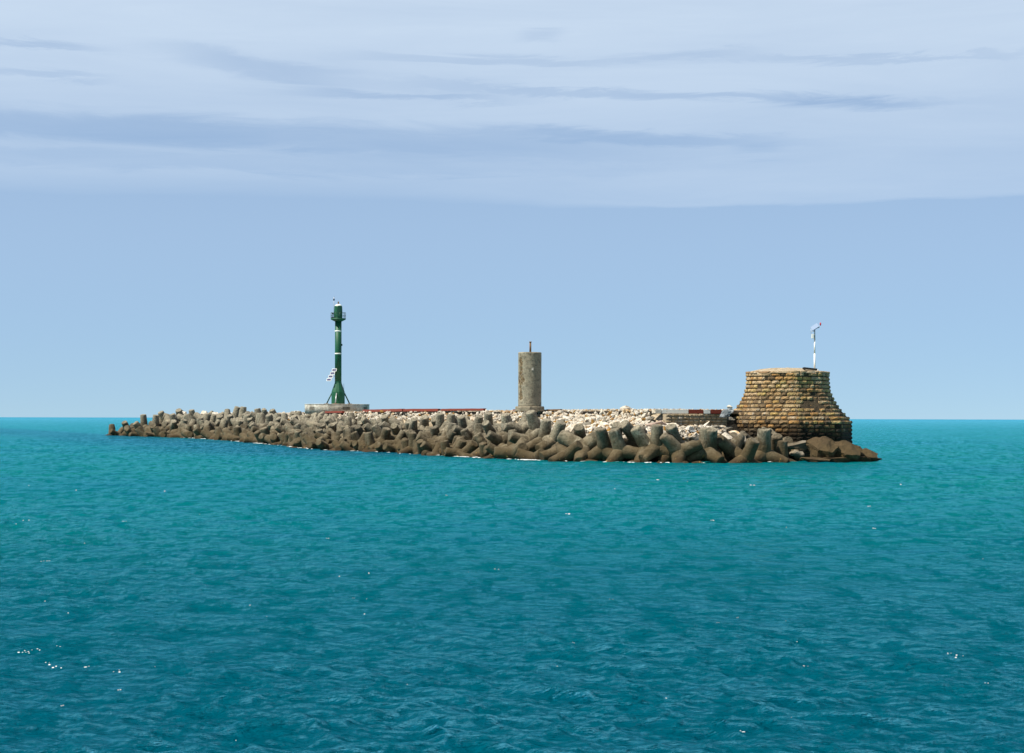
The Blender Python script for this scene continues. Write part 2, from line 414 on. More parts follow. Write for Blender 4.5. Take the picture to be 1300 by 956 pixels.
HB(865,540,17,'bluestone','grey-white angular boulder in front of the retaining wall',(1.1,.9,1.2),seed=7)
HB(918,560,4,'limestone','small white stone wedged beside the big cream boulder',(1,.8,1),seed=1)
HB(923,558,23,'limestone','big cream cracked boulder at the foot of the blockhouse',(1.05,.9,1.25),seed=4,near=.985)
HB(941,557,17,'limestone','upright cream boulder with orange stains between cream boulder and tall tetrapod',(.95,.8,1.5),seed=6,near=.985)
HB(906,553,12,'limestone','square chalk-white block behind the tetrapod arms near the blockhouse',(.9,.9,1.2),(0,.2,.1),seed=8,near=.988)
HB(915,538,11,'orangestone','bright orange sandstone block at the end of the retaining wall',(1.1,.9,1),seed=2)
HB(893,543,15,'limestone','leaning pale slab below the striped kerb',(1.5,.8,.55),(0,-.8,0),seed=5)
HB(905,545,20,'greystone','broad brown-grey boulder left of the cream boulders',(1.3,.9,.9),seed=3)
HB(880,549,16,'bluestone','flat blue-grey slab lying below the retaining wall',(1.4,.8,.55),(0,.25,0),seed=1)
HB(822,548,14,'limestone','snow-white block just left of the upright tetrapod',(1.2,.9,1.05),seed=5)
HB(921,545,15,'greystone','brown-grey stone in the corner between retaining wall and blockhouse',(1.2,.9,.9),seed=7)
HB(933,551,14,'limestone','cream stone tucked against the left foot of the blockhouse',(1.1,.9,1),seed=8)
HB(925,533,13,'greystone','grey stone under the perched marble rock',(1.2,.9,.9),seed=1)
HB(981,556,9,'limestone','small white stone right of the tallest dark tetrapod',(.8,.8,1.4),seed=4)
HB(770,536,12,'greystone','dark grey pointed stone amid the white rubble',(1.1,.9,1.1),seed=6)
p = at(795,519.5,178); boulder(p, 14*178/F, 'limestone', 'lone bright white rock standing on the deck skyline', G, (1.25,.9,1.0), (0,0,.3), 5)
p = at(924,523.5,165); boulder(p, 17*165/F, 'bluestone', 'blue-grey marble rock perched against the blockhouse slope', G, (1.25,.9,.95), (0,-.5,.2), 2)
p = at(926,516.5,165.5); boulder(p, 8*165/F, 'limestone', 'round white rock sitting on the blue-grey marble rock', G, (1,.9,1), (0,0,0), 4)
# rocks at the foot of the blockhouse and the right-hand point
for px, py, d, w, st, kind, lab in [
   (1014,566,163,34,(1.3,.9,.55),'greystone','flat grey slab lying across rocks in front of the blockhouse'),
   (1012,576,161,20,(1.1,.9,.9),'limestone','cream stone beneath the flat grey slab'),
   (1029,583,160,22,(1.3,.9,.5),'brownrock','low brown rock awash left of the ribbed boulder'),
   (1046,573,161.5,40,(1.1,.9,1.45),'brownrock','big ribbed brown boulder against the blockhouse foot'),
   (1040,585,159.5,26,(1.4,.9,.5),'brownrock','flat wet rock at the waterline before the ribbed boulder'),
   (1073,577,162,44,(1.15,.9,1.25),'brownrock','widest brown boulder right of the blockhouse corner'),
   (1062,584,160.5,30,(1.3,.9,.5),'brownrock','wet brown ledge in front of the widest boulder'),
   (1100,580.5,163,30,(1.2,.9,1.15),'brownrock','rounded brown boulder at the right-hand end of the point'),
   (1089,583,162,26,(1.3,.9,.6),'brownrock','low brown rock between the two end boulders'),
   (1110,583.5,164,14,(1.4,.9,.5),'brownrock','last small rock trailing into the sea on the right'),
   (1086,572,170,18,(1.1,.9,1.25),'brownrock','small brown rock behind the widest boulder')]:
    boulder(at(px,py,d), w*d/F, kind, lab, 'brown rocks round the blockhouse foot', st, (rnd.uniform(-.1,.1), rnd.uniform(-.1,.1), rnd.uniform(-.5,.5)), (3, 6, 8)[px % 3])
# small rocks at the waterline
for k, px in enumerate((283, 372, 383, 545, 560, 586, 603, 622, 715, 745, 806, 838, 866, 884, 955, 975)):
    q = shore(s_at(px, -.6), -.6-rnd.random()*.5); w = rnd.uniform(1.1,1.8)
    z = zone(px)
    boulder((q.x, q.y, .03), w, 'brownrock', 'wet rust-brown rock awash %s, %s of the line' % (ZONES[z][1].replace('below','beneath'), ORD[k]), 'wet rocks at the waterline', (1.3,.9,.45), (0,0,rnd.random()*6))
# counted stones of the pale rubble bank
pts = []
def try_rock(px0, px1, o0, o1, smin, smax, n, kinds):
    for _ in range(n*6):
        if n <= 0: break
        px = rnd.uniform(px0, px1); o = rnd.uniform(o0, o1); q = shore(s_at_cache(px, round(o,1)), o)
        q += s_tan(0)*0; sz = smin+(smax-smin)*rnd.random()**1.6
        sc2 = Vector((q.x+rnd.uniform(-.3,.3), q.y, slope_z(o, px)+rnd.uniform(-.1,.15)))
        sc2.z -= .25*sz*smooth(5.5, 7.5, o)
        if px > 822 and sc2.z+.3*sz > 4.35: continue
        if 846 < px < 920 and (o > 7.6 or (sz > .9 and o > 5.8)): continue
        if 846 < px < 920 and o > 7.0: continue
        if o > 8.3: sz = min(sz, .55)
        pp = (px_of(sc2), hor(px)+(CAMH-sc2.z)*F/sc2.y)
        if any((a[0]-pp[0])**2+(a[1]-pp[1])**2 < (.42*a[2])**2 for a in HANDROCK): continue
        if any((a-sc2).length < .42*(sz+b) for a, b, _ in pts): continue
        pts.append((sc2, sz, rnd.choice(kinds))); n -= 1
try_rock(700, 905, 4.2, 8.4, 1.0, 1.7, 42, ['limestone']*4+['greystone'])
try_rock(690, 915, 4.0, 9.2, .5, 1.0, 110, ['limestone']*10+['greystone','greystone','orangestone'])
try_rock(520, 700, 7.4, 9.2, .5, 1.1, 62, ['limestone']*6+['greystone'])
try_rock(366, 425, 7.8, 9.3, .6, 1.3, 26, ['limestone']*6+['greystone'])
try_rock(390, 520, 8.2, 9.4, .6, 1.2, 24, ['limestone']*6+['greystone'])
for _ in range(16):
    px = rnd.uniform(215, 385); q = shore(s_at_cache(px, 9.0), 9.0); pts.append((Vector((q.x, q.y, 4.6+rnd.uniform(-.1,.25))), rnd.uniform(1.3,2.1), 'limestone'))
CN = {'limestone':'chalk-white','greystone':'dark grey','orangestone':'orange-stained'}
SOBS = []
for p, sz, kd in pts: SOBS.append((boulder(p, sz, kd, None, None), p, sz, kd))
RL = ['low','midway','high']
print('STONES', len(pts))
# uncountable small rubble: one object
def ico():
    b = bmesh.new(); bmesh.ops.create_icosphere(b, subdivisions=1, radius=1); v = [x.co.copy() for x in b.verts]; f = [[y.index for y in x.verts] for x in b.faces]; b.free(); return v, f
IV, IF = ico()
def add_ico(bm, fn, mi):
    vs = [bm.verts.new(fn(v)) for v in IV]
    for f in IF: bm.faces.new([vs[i] for i in f]).material_index = mi
def rubble():
    bm = bmesh.new()
    for _ in range(3200):
        px = rnd.choice([rnd.uniform(690, 918), rnd.uniform(690,918), rnd.uniform(360, 690)])
        o = rnd.uniform(4.0 if px > 690 else 7.6, 9.3); q = shore(s_at_cache(px, round(o,1)), o)
        p = Vector((q.x+rnd.uniform(-.3,.3), q.y+rnd.uniform(-.2,.2), slope_z(o, px)-.1+rnd.uniform(-.1,.16)))
        if 826 < px < 918 and o > 7.2: continue
        s = rnd.uniform(.1,.32)
        mt = Matrix.Rotation(rnd.uniform(0,3), 3, Vector((rnd.random(), rnd.random(), rnd.random())))
        add_ico(bm, lambda v: p + mt @ Vector((v.x*1.3*s, v.y*s, v.z*.7*s))*rnd.uniform(.8,1.15), 0 if rnd.random() < .9 else 1)
    for _ in range(1500):  # litter on the deck
        px = rnd.uniform(340, 930); o = 9.4+rnd.random()**2*4; q = shore(s_at_cache(px, round(o,1)), o)
        s = rnd.uniform(.04,.13)
        add_ico(bm, lambda v: Vector((q.x, q.y, DECKZ))+v*s*rnd.uniform(.7,1.2), rnd.choice([0,0,1]))
    tag(from_bm('rubble', bm, [M['limestone'], M['orangestone']]), kind='stuff')
rubble()
def bank():   # solid fill under the loose stones
    bm = bmesh.new(); rows = []
    for i in range(NS):
        s = LEN*i/(NS-1); px = px_of(shore(s, 7)); row = []
        if px < 345 or px > 925: continue
        lo = 3.6 if px > 705 else (7.2 if px < 685 else 7.2-3.6*smooth(685,705,px))
        for k in range(9):
            o = lo+(9.25-lo)*k/8; q = shore(s, o)
            row.append(bm.verts.new((q.x, q.y, (slope_z(o, px)-(.28 if o < 9 else .08) if k else slope_z(o)-1.2)+.12*mnoise.noise(Vector((q.x*1.3,q.y*1.3,0))))))
        rows.append(row)
    for a, b in zip(rows, rows[1:]):
        for k in range(8): bm.faces.new((a[k], a[k+1], b[k+1], b[k]))
    o = from_bm('gravel', bm, M['captan']); tag(o, kind='stuff')
bank()

# ------------------------------------------------------------------ rusticated masonry
def stone_block(bm, lay, c, u, n, w, h, dep, tint, r0):
    """block with a bulging worn face; c centre of the back plane, u along, n outward"""
    up = Vector((0,0,1)); N = 4
    g = .022
    grid = []
    bul = r0.uniform(.015,.06)
    for j in range(N+1):
        row = []
        for i in range(N+1):
            a, b = i/N*2-1, j/N*2-1
            k = (1-a**6)*(1-b**6)
            p = c+u*(a*(w/2-g)*(1-.05*abs(b)))+up*(b*(h/2-g*1.7)*(1-.10*abs(a)**3))+n*(dep+bul*k-.045*(1-k)+.028*r0.uniform(-1,1)*k)
            row.append(bm.verts.new(p))
        grid.append(row)
    fs = []
    for j in range(N):
        for i in range(N): fs.append(bm.faces.new((grid[j][i], grid[j][i+1], grid[j+1][i+1], grid[j+1][i])))
    rim = grid[0]+[r[-1] for r in grid[1:]]+grid[-1][-2::-1]+[r[0] for r in grid[-2:0:-1]]
    back = [bm.verts.new(v.co-n*(dep+.05)) for v in rim]
    for k in range(len(rim)): fs.append(bm.faces.new((rim[k-1], rim[k], back[k], back[k-1])))
    for f in fs:
        f.smooth = False
        for l in f.loops: l[lay] = (*tint, 1)
def tint(r0, z, zlo=4.1):
    k = r0.random()
    base = (1.05,1.0,.92) if k < .35 else ((1.12,1.0,.82) if k < .65 else ((1.1,1.12,1.15) if k < .85 else (.7,.68,.66)))
    g = r0.uniform(.82,1.15); base = tuple(x*g for x in base)
    dk = max(0, min(1, (zlo-z)/1.6+r0.uniform(-.25,.25)))      # weed-blackened courses
    return tuple(x*(1-.78*dk) for x in base)
BX, BY = (1000-CX)*173/F, 173.0
RP = [(8.62,4.20),(7.3,4.22),(6.6,4.38),(5.85,4.70),(5.3,5.05),(4.8,5.45),(4.3,5.95),(4.0,6.2),(3.75,6.45),(-3,6.5)]
def rz(z):
    zz = [a[0] for a in RP][::-1]; rr = [a[1] for a in RP][::-1]; return float(np.interp(z, zz, rr))
bh = empty('blockhouse', (BX, BY, 0), 'octagonal flared sandstone blockhouse of rusticated courses at the end of the breakwater', 'blockhouse')
PH = R(-90)      # a corner faces the viewer
def build_block_wall():
    r0 = random.Random(5)
    bm = bmesh.new(); lay = bm.loops.layers.color.new('tint')
    ch = .39; z = -1.2; ci = 0
    while z < 8.25:
        zc = z+ch/2; r = rz(zc)-.12
        cor = [Vector((r*math.cos(PH+k*math.pi/4), r*math.sin(PH+k*math.pi/4), zc)) for k in range(8)]
        for k in range(8):
            a, b = cor[k], cor[(k+1) % 8]; u = (b-a).normalized(); n = Vector((u.y, -u.x, 0)); L = (b-a).length
            x = 0; alt = (ci+k) % 2
            first = True
            while x < L-.05:
                w = (.85 if alt else .5) if first else r0.uniform(.5,1.0)
                first = False
                if L-x-w < .45: w = L-x
                c = a+u*(x+w/2)
                # eroded hollow on the right-front face
                miss = 0
                if k == 0:
                    dx = (x+w/2)/L-.55; dz = (zc-5.4)/1.1
                    if dx*dx*9+dz*dz < 1 and r0.random() < .55: miss = 1
                if r0.random() < .015: miss = 1
                if not miss:
                    stone_block(bm, lay, c, u, n, w, ch, .13+r0.uniform(-.03,.03), tint(r0, zc), r0)
                elif r0.random() < .5:
                    stone_block(bm, lay, c-n*.12, u, n, w*.9, ch*.85, .1, tuple(x*.7 for x in tint(r0, zc)), r0)
                x += w
        z += ch; ci += 1
    # quoins cover the corners
    z = -1.2; ci = 0
    while z < 8.25:
        zc = z+ch/2; r = rz(zc)-.06
        for k in range(8):
            an = PH+k*math.pi/4; n = Vector((math.cos(an), math.sin(an), 0)); u = Vector((-n.y, n.x, 0))
            stone_block(bm, lay, n*(r-.16)+Vector((0,0,zc)), u, n, .46 if ci % 2 else .36, ch, .13, tint(r0, zc), r0)
        z += ch; ci += 1
    part_me = from_bm('wall', bm, M['masonry'], bh)
    def core(b2):
        lathe(b2, [(rz(zz)-.10, zz) for zz in np.arange(-3, 8.4, .39)], 8, PH)
    part('wall_core', bh, M['mortar'], core)
build_block_wall()
def cornice(bm):
    r0 = random.Random(8)
    for k in range(8):
        r = 4.2; a = Vector((r*math.cos(PH+k*math.pi/4), r*math.sin(PH+k*math.pi/4), 8.58)); b = Vector((r*math.cos(PH+(k+1)*math.pi/4), r*math.sin(PH+(k+1)*math.pi/4), 8.58))
        u = (b-a).normalized(); n = Vector((u.y,-u.x,0)); L = (b-a).length; x = 0
        while x < L-.05:
            w = r0.uniform(.55,1.0); w = L-x if L-x-w < .4 else w
            stone_block(bm, bm.loops.layers.color['tint'], a+u*(x+w/2)-n*.5+Vector((0,0,r0.uniform(-.02,.03))), u, n, w+.02, .30, .52+r0.uniform(-.05,.05), ((1.25,1.3,1.4) if r0.random() < .75 else (.85,.8,.78)), r0); x += w
bm = bmesh.new(); bm.loops.layers.color.new('tint'); cornice(bm); from_bm('cornice', bm, M['masonry'], bh)
def cap(bm):
    r0 = random.Random(3)
    rings = []
    for r, z in ((4.0,8.5),(3.9,8.68),(3.2,8.76),(2.5,8.95),(1.6,9.05),(.6,9.08)):
        rings.append([bm.verts.new((r*math.cos(t)*1.0-.25*(r < 3.5), r*math.sin(t), z+(.05*r0.uniform(-1,1) if r > 1 else 0))) for t in (PH+2*math.pi*k/24 for k in range(24))])
    for a, b in zip(rings, rings[1:]):
        for k in range(24): bm.faces.new((a[k], a[(k+1) % 24], b[(k+1) % 24], b[k]))
    bm.faces.new(rings[-1])
part('roof_fill', bh, M['captan'], cap)
def dsl(bm):
    box(bm, (1.75,-2.7,8.93), (1.35,.9,.16), Matrix.Rotation(R(6), 3, 'Y'), .03)
part('roof_slab', bh, M['darkslab'], dsl)['label'] = 'black flat slab lying on the roof edge'

# retaining wall of small courses below the striped kerb
def wall_run(name, px0, px1, o, z0, z1, label):
    s0, s1 = s_at(px0, o), s_at(px1, o); A, B = shore(s0, o), shore(s1, o)
    r0 = random.Random(4); u = (B-A).normalized(); n = Vector((u.y,-u.x,0)); L = (B-A).length
    root = empty(name, (A.x, A.y, z0), label, 'wall')
    bm = bmesh.new(); lay = bm.loops.layers.color.new('tint'); z = 0
    while z < z1-z0-.05:
        x = 0
        while x < L-.05:
            w = r0.uniform(.4,.8); w = L-x if L-x-w < .3 else w
            if r0.random() > .06: stone_block(bm, lay, u*(x+w/2)+Vector((0,0,z+.15)), u, n, w, .3, .12+r0.uniform(-.03,.03), tuple(v*1.9 for v in tint(r0, 9)), r0)
            x += w
        z += .3
    from_bm('stonework', bm, M['wallstone'], root)
    part('backing', root, M['captan'], lambda b: box(b, (Vector(u*(L/2))-n*.3+Vector((0,0,(z1-z0)/2-.02))), (L,.55,z1-z0-.05), Matrix((u,-n,Vector((0,0,1)))).transposed()))
    return A, u, n, L
A, u, n, L = wall_run('retaining_wall', 846, 923, 7.9, 3.0, 4.5, 'tan coursed stone retaining wall beneath the red and white kerb')
# kerbs -----------------------------------------------------------
def kerb(name, px0, px1, o, z, h, dep, mat, label, group=None, parts=None, cat='kerb'):
    s0, s1 = s_at(px0, o), s_at(px1, o); A, B = shore(s0, o), shore(s1, o)
    u = (B-A).normalized(); n = Vector((u.y,-u.x,0)); L = (B-A).length; mt = Matrix((u,-n,Vector((0,0,1)))).transposed()
    if parts is None:
        bm = bmesh.new(); box(bm, u*(L/2)+Vector((0,0,h/2)), (L, dep, h), mt, .03)
        bmesh.ops.subdivide_edges(bm, edges=[e for e in bm.edges if e.calc_length() > 1], cuts=12, use_grid_fill=True)
        for v in bm.verts: v.co.z += .03*mnoise.noise(v.co*1.1); v.co.y += .02*mnoise.noise(v.co*2)
        ob = from_bm(name, bm, mat); ob.location = (A.x, A.y, z); return tag(ob, label, cat, group)
    root = empty(name, (A.x, A.y, z), label, cat, group)
    for f0, f1, m, nm in parts:
        def fn(b): box(b, u*(L*(f0+f1)/2)+Vector((0,0,h/2)), (L*(f1-f0)-.02, dep, h), mt, .03)
        part(nm, root, M[m], fn)
    return root
kerb('striped_kerb', 829, 914, 7.95, 4.48, .40, .8, None, 'low kerb painted in white and dark red blocks beside the blockhouse', None,
     [(0,.10,'limestone','bare_block'),(.10,.50,'white','white_block'),(.50,.725,'red','red_block'),(.725,.83,'white','white_block'),(.83,1.0,'red','red_block')])
RG = 'rusty red kerb lengths along the deck'
kerb('red_kerb', 462, 512, 9.15, 4.80, .36, .4, M['red'], 'rusty red kerb length nearest the round plinth', RG)
kerb('red_kerb', 513.5, 558, 9.15, 4.80, .34, .4, M['red'], 'middle length of the rusty red kerb', RG)
kerb('red_kerb', 561, 616, 9.15, 4.86, .26, .4, M['red'], 'thinner red kerb length ending toward the concrete pillar', RG)
kerb('red_kerb', 414, 436, 8.9, 4.72, .3, .4, M['red'], 'short red kerb stub in front of the round plinth', RG)
kerb('red_kerb', 652, 664, 9.0, 4.84, .14, .3, M['red'], 'short low red strip at the foot of the concrete pillar', RG)
kerb('red_kerb', 694, 712, 9.3, 4.80, .16, .3, M['rustpipe'], 'thin dark rusted kerb strip right of the concrete pillar', RG)

# ------------------------------------------------------------------ pillar
PD = 184.0; k_ = PD/F
pl = empty('concrete_pillar', ((672.5-CX)*k_, PD, DECKZ), 'tall round grey-brown concrete pillar with crumbling left side and rod on top', 'pillar')
def shaft_fn(bm):
    seg = 64; rings = []; H0 = .42; H1 = 6.15
    nz = 60
    for j in range(nz+1):
        z = H0+(H1-H0)*j/nz; ring = []
        for k in range(seg):
            t = 2*math.pi*k/seg; r = 1.235+.012*mnoise.noise(Vector((math.cos(t)*2, math.sin(t)*2, z)))
            # spalled patches down the left side
            da = (t-R(216)+math.pi) % (2*math.pi)-math.pi
            for zc, hh, ww in ((4.9,.9,.28),(3.3,.75,.5),(4.1,.5,.24),(1.4,.45,.26),(2.2,.7,.16)):
                q = (da/ww)**2+((z-zc)/hh)**2
                if q < 1.4: r -= .09*max(0, 1-q/1.4+.7*mnoise.noise(Vector((t*9,z*4,zc))))
            if j == nz: r -= .03
            ring.append(bm.verts.new((r*math.cos(t), r*math.sin(t), z)))
        rings.append(ring)
    for a, b in zip(rings, rings[1:]):
        for k in range(seg):
            f = bm.faces.new((a[k], a[(k+1) % seg], b[(k+1) % seg], b[k])); f.smooth = True
            c = f.calc_center_median()
            if math.hypot(c.x, c.y) < 1.195: f.material_index = 1
    bm.faces.new(rings[-1]); bm.faces.new(rings[0][::-1])
part('shaft', pl, [M['pillar'], M['spall']], shaft_fn)
part('footing', pl, M['pillar'], lambda b: lathe(b, [(1.62,-.1),(1.62,.3),(1.56,.42),(1.2,.425)], 10, .3))
part('rod', pl, M['rustpipe'], lambda b: (rod(b, (.05,0,6.1), (.05,0,7.2), .11, .10), rod(b, (.05,0,7.2),(.05,0,7.3),.13)))
part('plate', pl, M['plinth'], lambda b: box(b, (.28,-1.235,4.35), (.2,.06,.3), None, .01))

# ------------------------------------------------------------------ green light tower
TD = 276.0; k_ = TD/F; TXc = (429.2-CX)*k_
PLZ = CAMH+(530.6-513.2)*k_
pt = empty('tower_plinth', ((428-CX)*k_, TD, 4.75), 'wide round pale concrete plinth under the green light tower', 'plinth')
def plin(bm):
    h = PLZ-4.75
    R0 = 41*k_
    lathe(bm, [(R0,-.12),(R0,h-.16),(R0-.02,h-.12),(R0+.04,h-.1),(R0+.04,h-.02),(R0,h)], 16, R(11))
    bmesh.ops.subdivide_edges(bm, edges=[e for e in bm.edges if e.calc_length() > 1.5 and len(e.link_faces) == 2 and abs(e.verts[0].co.z-e.verts[1].co.z) < .05], cuts=3)
part('slab', pt, M['plinth'], plin)
def panels(bm):
    for k in (9, 12, 14):
        t = R(11)+2*math.pi*(k+.5)/16; n = Vector((math.cos(t), math.sin(t), 0)); u = Vector((-n.y,n.x,0))
        box(bm, n*(41*k_*.981+.0)+Vector((0,0,.75)), (1.2,.05,.5), Matrix((u,n,Vector((0,0,1)))).transposed())
part('patch', pt, M['greystone'], panels)

tw = empty('light_tower', (TXc, TD, PLZ), 'slender dark green harbour light tower with flared foot and small gallery', 'light tower')
def Z(y): return (513.2-y)*k_      # height above the plinth for a photo row
def W(px): return px*k_
zb, zs, zg = Z(498), Z(486), Z(405.5)
part('foot_flare', tw, M['green'], lambda b: lathe(b, [(W(8.6),0),(W(8.6),.12),(W(8.5),zb),(W(7.6),Z(495)),(W(5.6),Z(489.5)),(W(4.4),zs),(W(4.3),zs+.3)], 12, R(15)))
part('column', tw, M['green'], lambda b: lathe(b, [(W(4.25),zs+.2),(W(4.2),zg)], 32))
for y in (420.6, 449.2):
    part('white_band', tw, M['white'], lambda b: lathe(b, [(W(4.2)+.01,Z(y+.8)),(W(4.2)+.03,Z(y+.7)),(W(4.2)+.03,Z(y-.7)),(W(4.2)+.01,Z(y-.8))], 32))
part('gallery', tw, M['green'], lambda b: (lathe(b, [(W(4.5),zg-.35),(W(9.4),zg-.05),(W(9.6),zg+.0),(W(9.6),zg+.14),(W(4),zg+.15)], 20), ))
def rails(bm):
    for k in range(10):
        t = 2*math.pi*k/10; x, y = W(9.3)*math.cos(t), W(9.3)*math.sin(t); rod(bm, (x,y,zg+.1), (x,y,zg+1.05), .035, seg=6)
    for h in (.55,1.05):
        for k in range(30):
            t, t2 = 2*math.pi*k/30, 2*math.pi*(k+1)/30
            rod(bm, (W(9.3)*math.cos(t),W(9.3)*math.sin(t),zg+h), (W(9.3)*math.cos(t2),W(9.3)*math.sin(t2),zg+h), .022, seg=5)
part('railing', tw, M['greendark'], rails)
cab = part('lantern_cabin', tw, M['green'], lambda b: lathe(b, [(W(5.4),zg+.15),(W(5.4),Z(398)),(W(5.1),Z(389.5)),(W(4.6),Z(388.6))], 10, R(18)))
part('cabin_door', cab, M['greendark'], lambda b: box(b, (W(1.2),-W(5.25),zg+1.1), (.5,.08,1.5), None, .02))
part('cabin_cap', tw, M['white'], lambda b: lathe(b, [(W(4.7),Z(388.6)),(W(4.3),Z(387.8)),(W(2.6),Z(386.8)),(W(1.0),Z(386.2))], 20))
part('beacon_lamp', tw, M['rustpipe'], lambda b: lathe(b, [(W(.9),Z(386.2)),(W(.8),Z(384.8)),(W(1.1),Z(384.4)),(W(.7),Z(383.2)),(W(.2),Z(382.8))], 12))
def ant(bm):
    rod(bm, (-W(5.6),0,zg+.2), (-W(5.6),0,Z(377)), .035, seg=8)
    for y in (404,392): rod(bm, (-W(5.7),0,Z(y)), (-W(4.6),0,Z(y)), .03, seg=6)
am = part('antenna_mast', tw, M['metalgrey'], ant)
part('antenna_head', am, M['black'], lambda b: (lathe(b, [(.04,Z(382)),(.13,Z(381)),(.13,Z(379.8)),(.03,Z(379))], 10, 0, -W(5.6), 0), rod(b, (-W(5.6),0,Z(379)), (-W(5.1),0,Z(376)), .03, .01, 6)))
part('floodlight', tw, M['black'], lambda b: (box(b, (-W(7),-.2,Z(398.5)), (.32,.28,.22), Matrix.Rotation(.5,3,'Y'), .02), rod(b, (-W(7),-.2,Z(398.5)), (-W(5),0,Z(399)), .04)))
part('floodlight', tw, M['black'], lambda b: (box(b, (-W(7.3),-.2,Z(403.6)), (.36,.28,.2), Matrix.Rotation(-.4,3,'Y'), .02), rod(b, (-W(7.3),-.2,Z(403.6)), (-W(5),0,Z(403)), .04)))
part('junction_box', tw, M['greendark'], lambda b: box(b, (W(4.6),-.1,Z(438)), (.2,.25,.3), None, .02))
FP = []
for ang in (180, 0, 262, 90):
    t = R(ang); d = Vector((math.cos(t), math.sin(t), 0)); m = M['metalgrey'] if ang == 262 else M['greendark']
    st = part('strut', tw, m, lambda b: rod(b, d*W(8.2)+Vector((0,0,Z(499.5))), d*W(14.5)+Vector((0,0,.08)), .10, .10, 8))
    part('foot_plate', st, M['rustpipe'], lambda b: box(b, d*W(14.8)+Vector((0,0,.05)), (.7,.6,.1), None, .01))
part('lightning_rod', tw, M['greendark'], lambda b: rod(b, (W(7.2),0,Z(497)), (W(7.2),0,Z(487)), .03, .02, 6))
# solar array: four landscape panels stepping down to the left
sa = bpy.data.objects.new('solar_array', None); C.objects.link(sa); sa.parent = tw
tu = Vector((.82,-.42,0)); tv = Vector((-.30,-.12,-.70))  # width, step down
o0 = Vector((-W(4.6), -W(3.0), Z(470)))
for k in range(4):
    c = o0+Vector((-W(2.15)*k, -.10*k, -W(4.1)*k)); X = tu.normalized(); D = tv.normalized(); Nn = X.cross(D).normalized(); D = Nn.cross(X)
    mt = Matrix((X, D, Nn)).transposed()
    fr = part('solar_panel', sa, M['white'], lambda b: box(b, c, (.86,.46,.05), mt, .008))
    nn = Nn if Nn.y < 0 else -Nn
    part('cells', fr, M['cell'], lambda b: box(b, c+nn*.03, (.72,.33,.012), mt))
part('panel_bracket', sa, M['metalgrey'], lambda b: (rod(b, o0+Vector((.1,.15,.25)), o0+Vector((-W(6.6),.1,-W(12.5))), .035), rod(b, o0+Vector((.0,.1,0)), (0,0,Z(470)), .04), rod(b, o0+Vector((-W(3.5),-.05,-W(6.5))), (0,0,Z(480)), .04)))

# ------------------------------------------------------------------ weather mast on the blockhouse
MD = 174.0; k2 = MD/F
wm = empty('weather_mast', ((1034-CX)*k2, MD, 8.72), 'thin white instrument mast with blue solar panel standing on the blockhouse roof', 'mast')
def Y2(y): return CAMH+(hor(1034)-y)*k2-8.72
part('pole', wm, M['white'], lambda b: (rod(b, (0,0,-.1), (0,0,Y2(449)), .095, .085), rod(b, (0,0,Y2(449)), (0,0,Y2(432)), .075, .07)))
part('upper_pole', wm, M['metalgrey'], lambda b: rod(b, (0,0,Y2(432)), (0,0,Y2(416.5)), .075, .06))
part('base_plate', wm, M['metalgrey'], lambda b: (box(b, (0,0,.02), (.5,.5,.06), None, .01), rod(b, (.35,0,0),(.35,0,.25),.08)))
part('equipment_box', wm, M['white'], lambda b: box(b, (-.22,-.06,Y2(427)), (.22,.2,.46), None, .02))
mt = Matrix.Rotation(R(-12), 3, 'Z') @ Matrix.Rotation(R(-33), 3, 'Y') @ Matrix.Rotation(R(60), 3, 'X')
PN = mt @ Vector((0,0,1)); PN = PN if PN.y < 0 else -PN
sp = part('solar_panel', wm, M['bluecell'], lambda b: box(b, Vector((0,-.04,Y2(415.4)))+PN*.03, (.78,.5,.04), mt, .008))
part('panel_frame', sp, M['bluecell'], lambda b: box(b, Vector((0,-.04,Y2(415.4)))-PN*.025, (.80,.52,.03), mt, .008))
arm = part('sensor_arm', wm, M['metalgrey'], lambda b: (rod(b, (0,0,Y2(417.5)), (.42,0,Y2(416)), .03), rod(b, (.42,0,Y2(416.2)), (.58,0,Y2(413.5)), .02)))
part('red_vane', arm, M['redlamp'], lambda b: lathe(b, [(.02,Y2(413.6)),(.07,Y2(412.8)),(.08,Y2(411)),(.05,Y2(409.9)),(.02,Y2(409.5))], 12, 0, .58, 0))
part('antenna', wm, M['metalgrey'], lambda b: (rod(b, (-.36,0,Y2(424)), (-.36,0,Y2(418)), .02), rod(b, (-.36,0,Y2(421)), (0,0,Y2(421)), .02)))

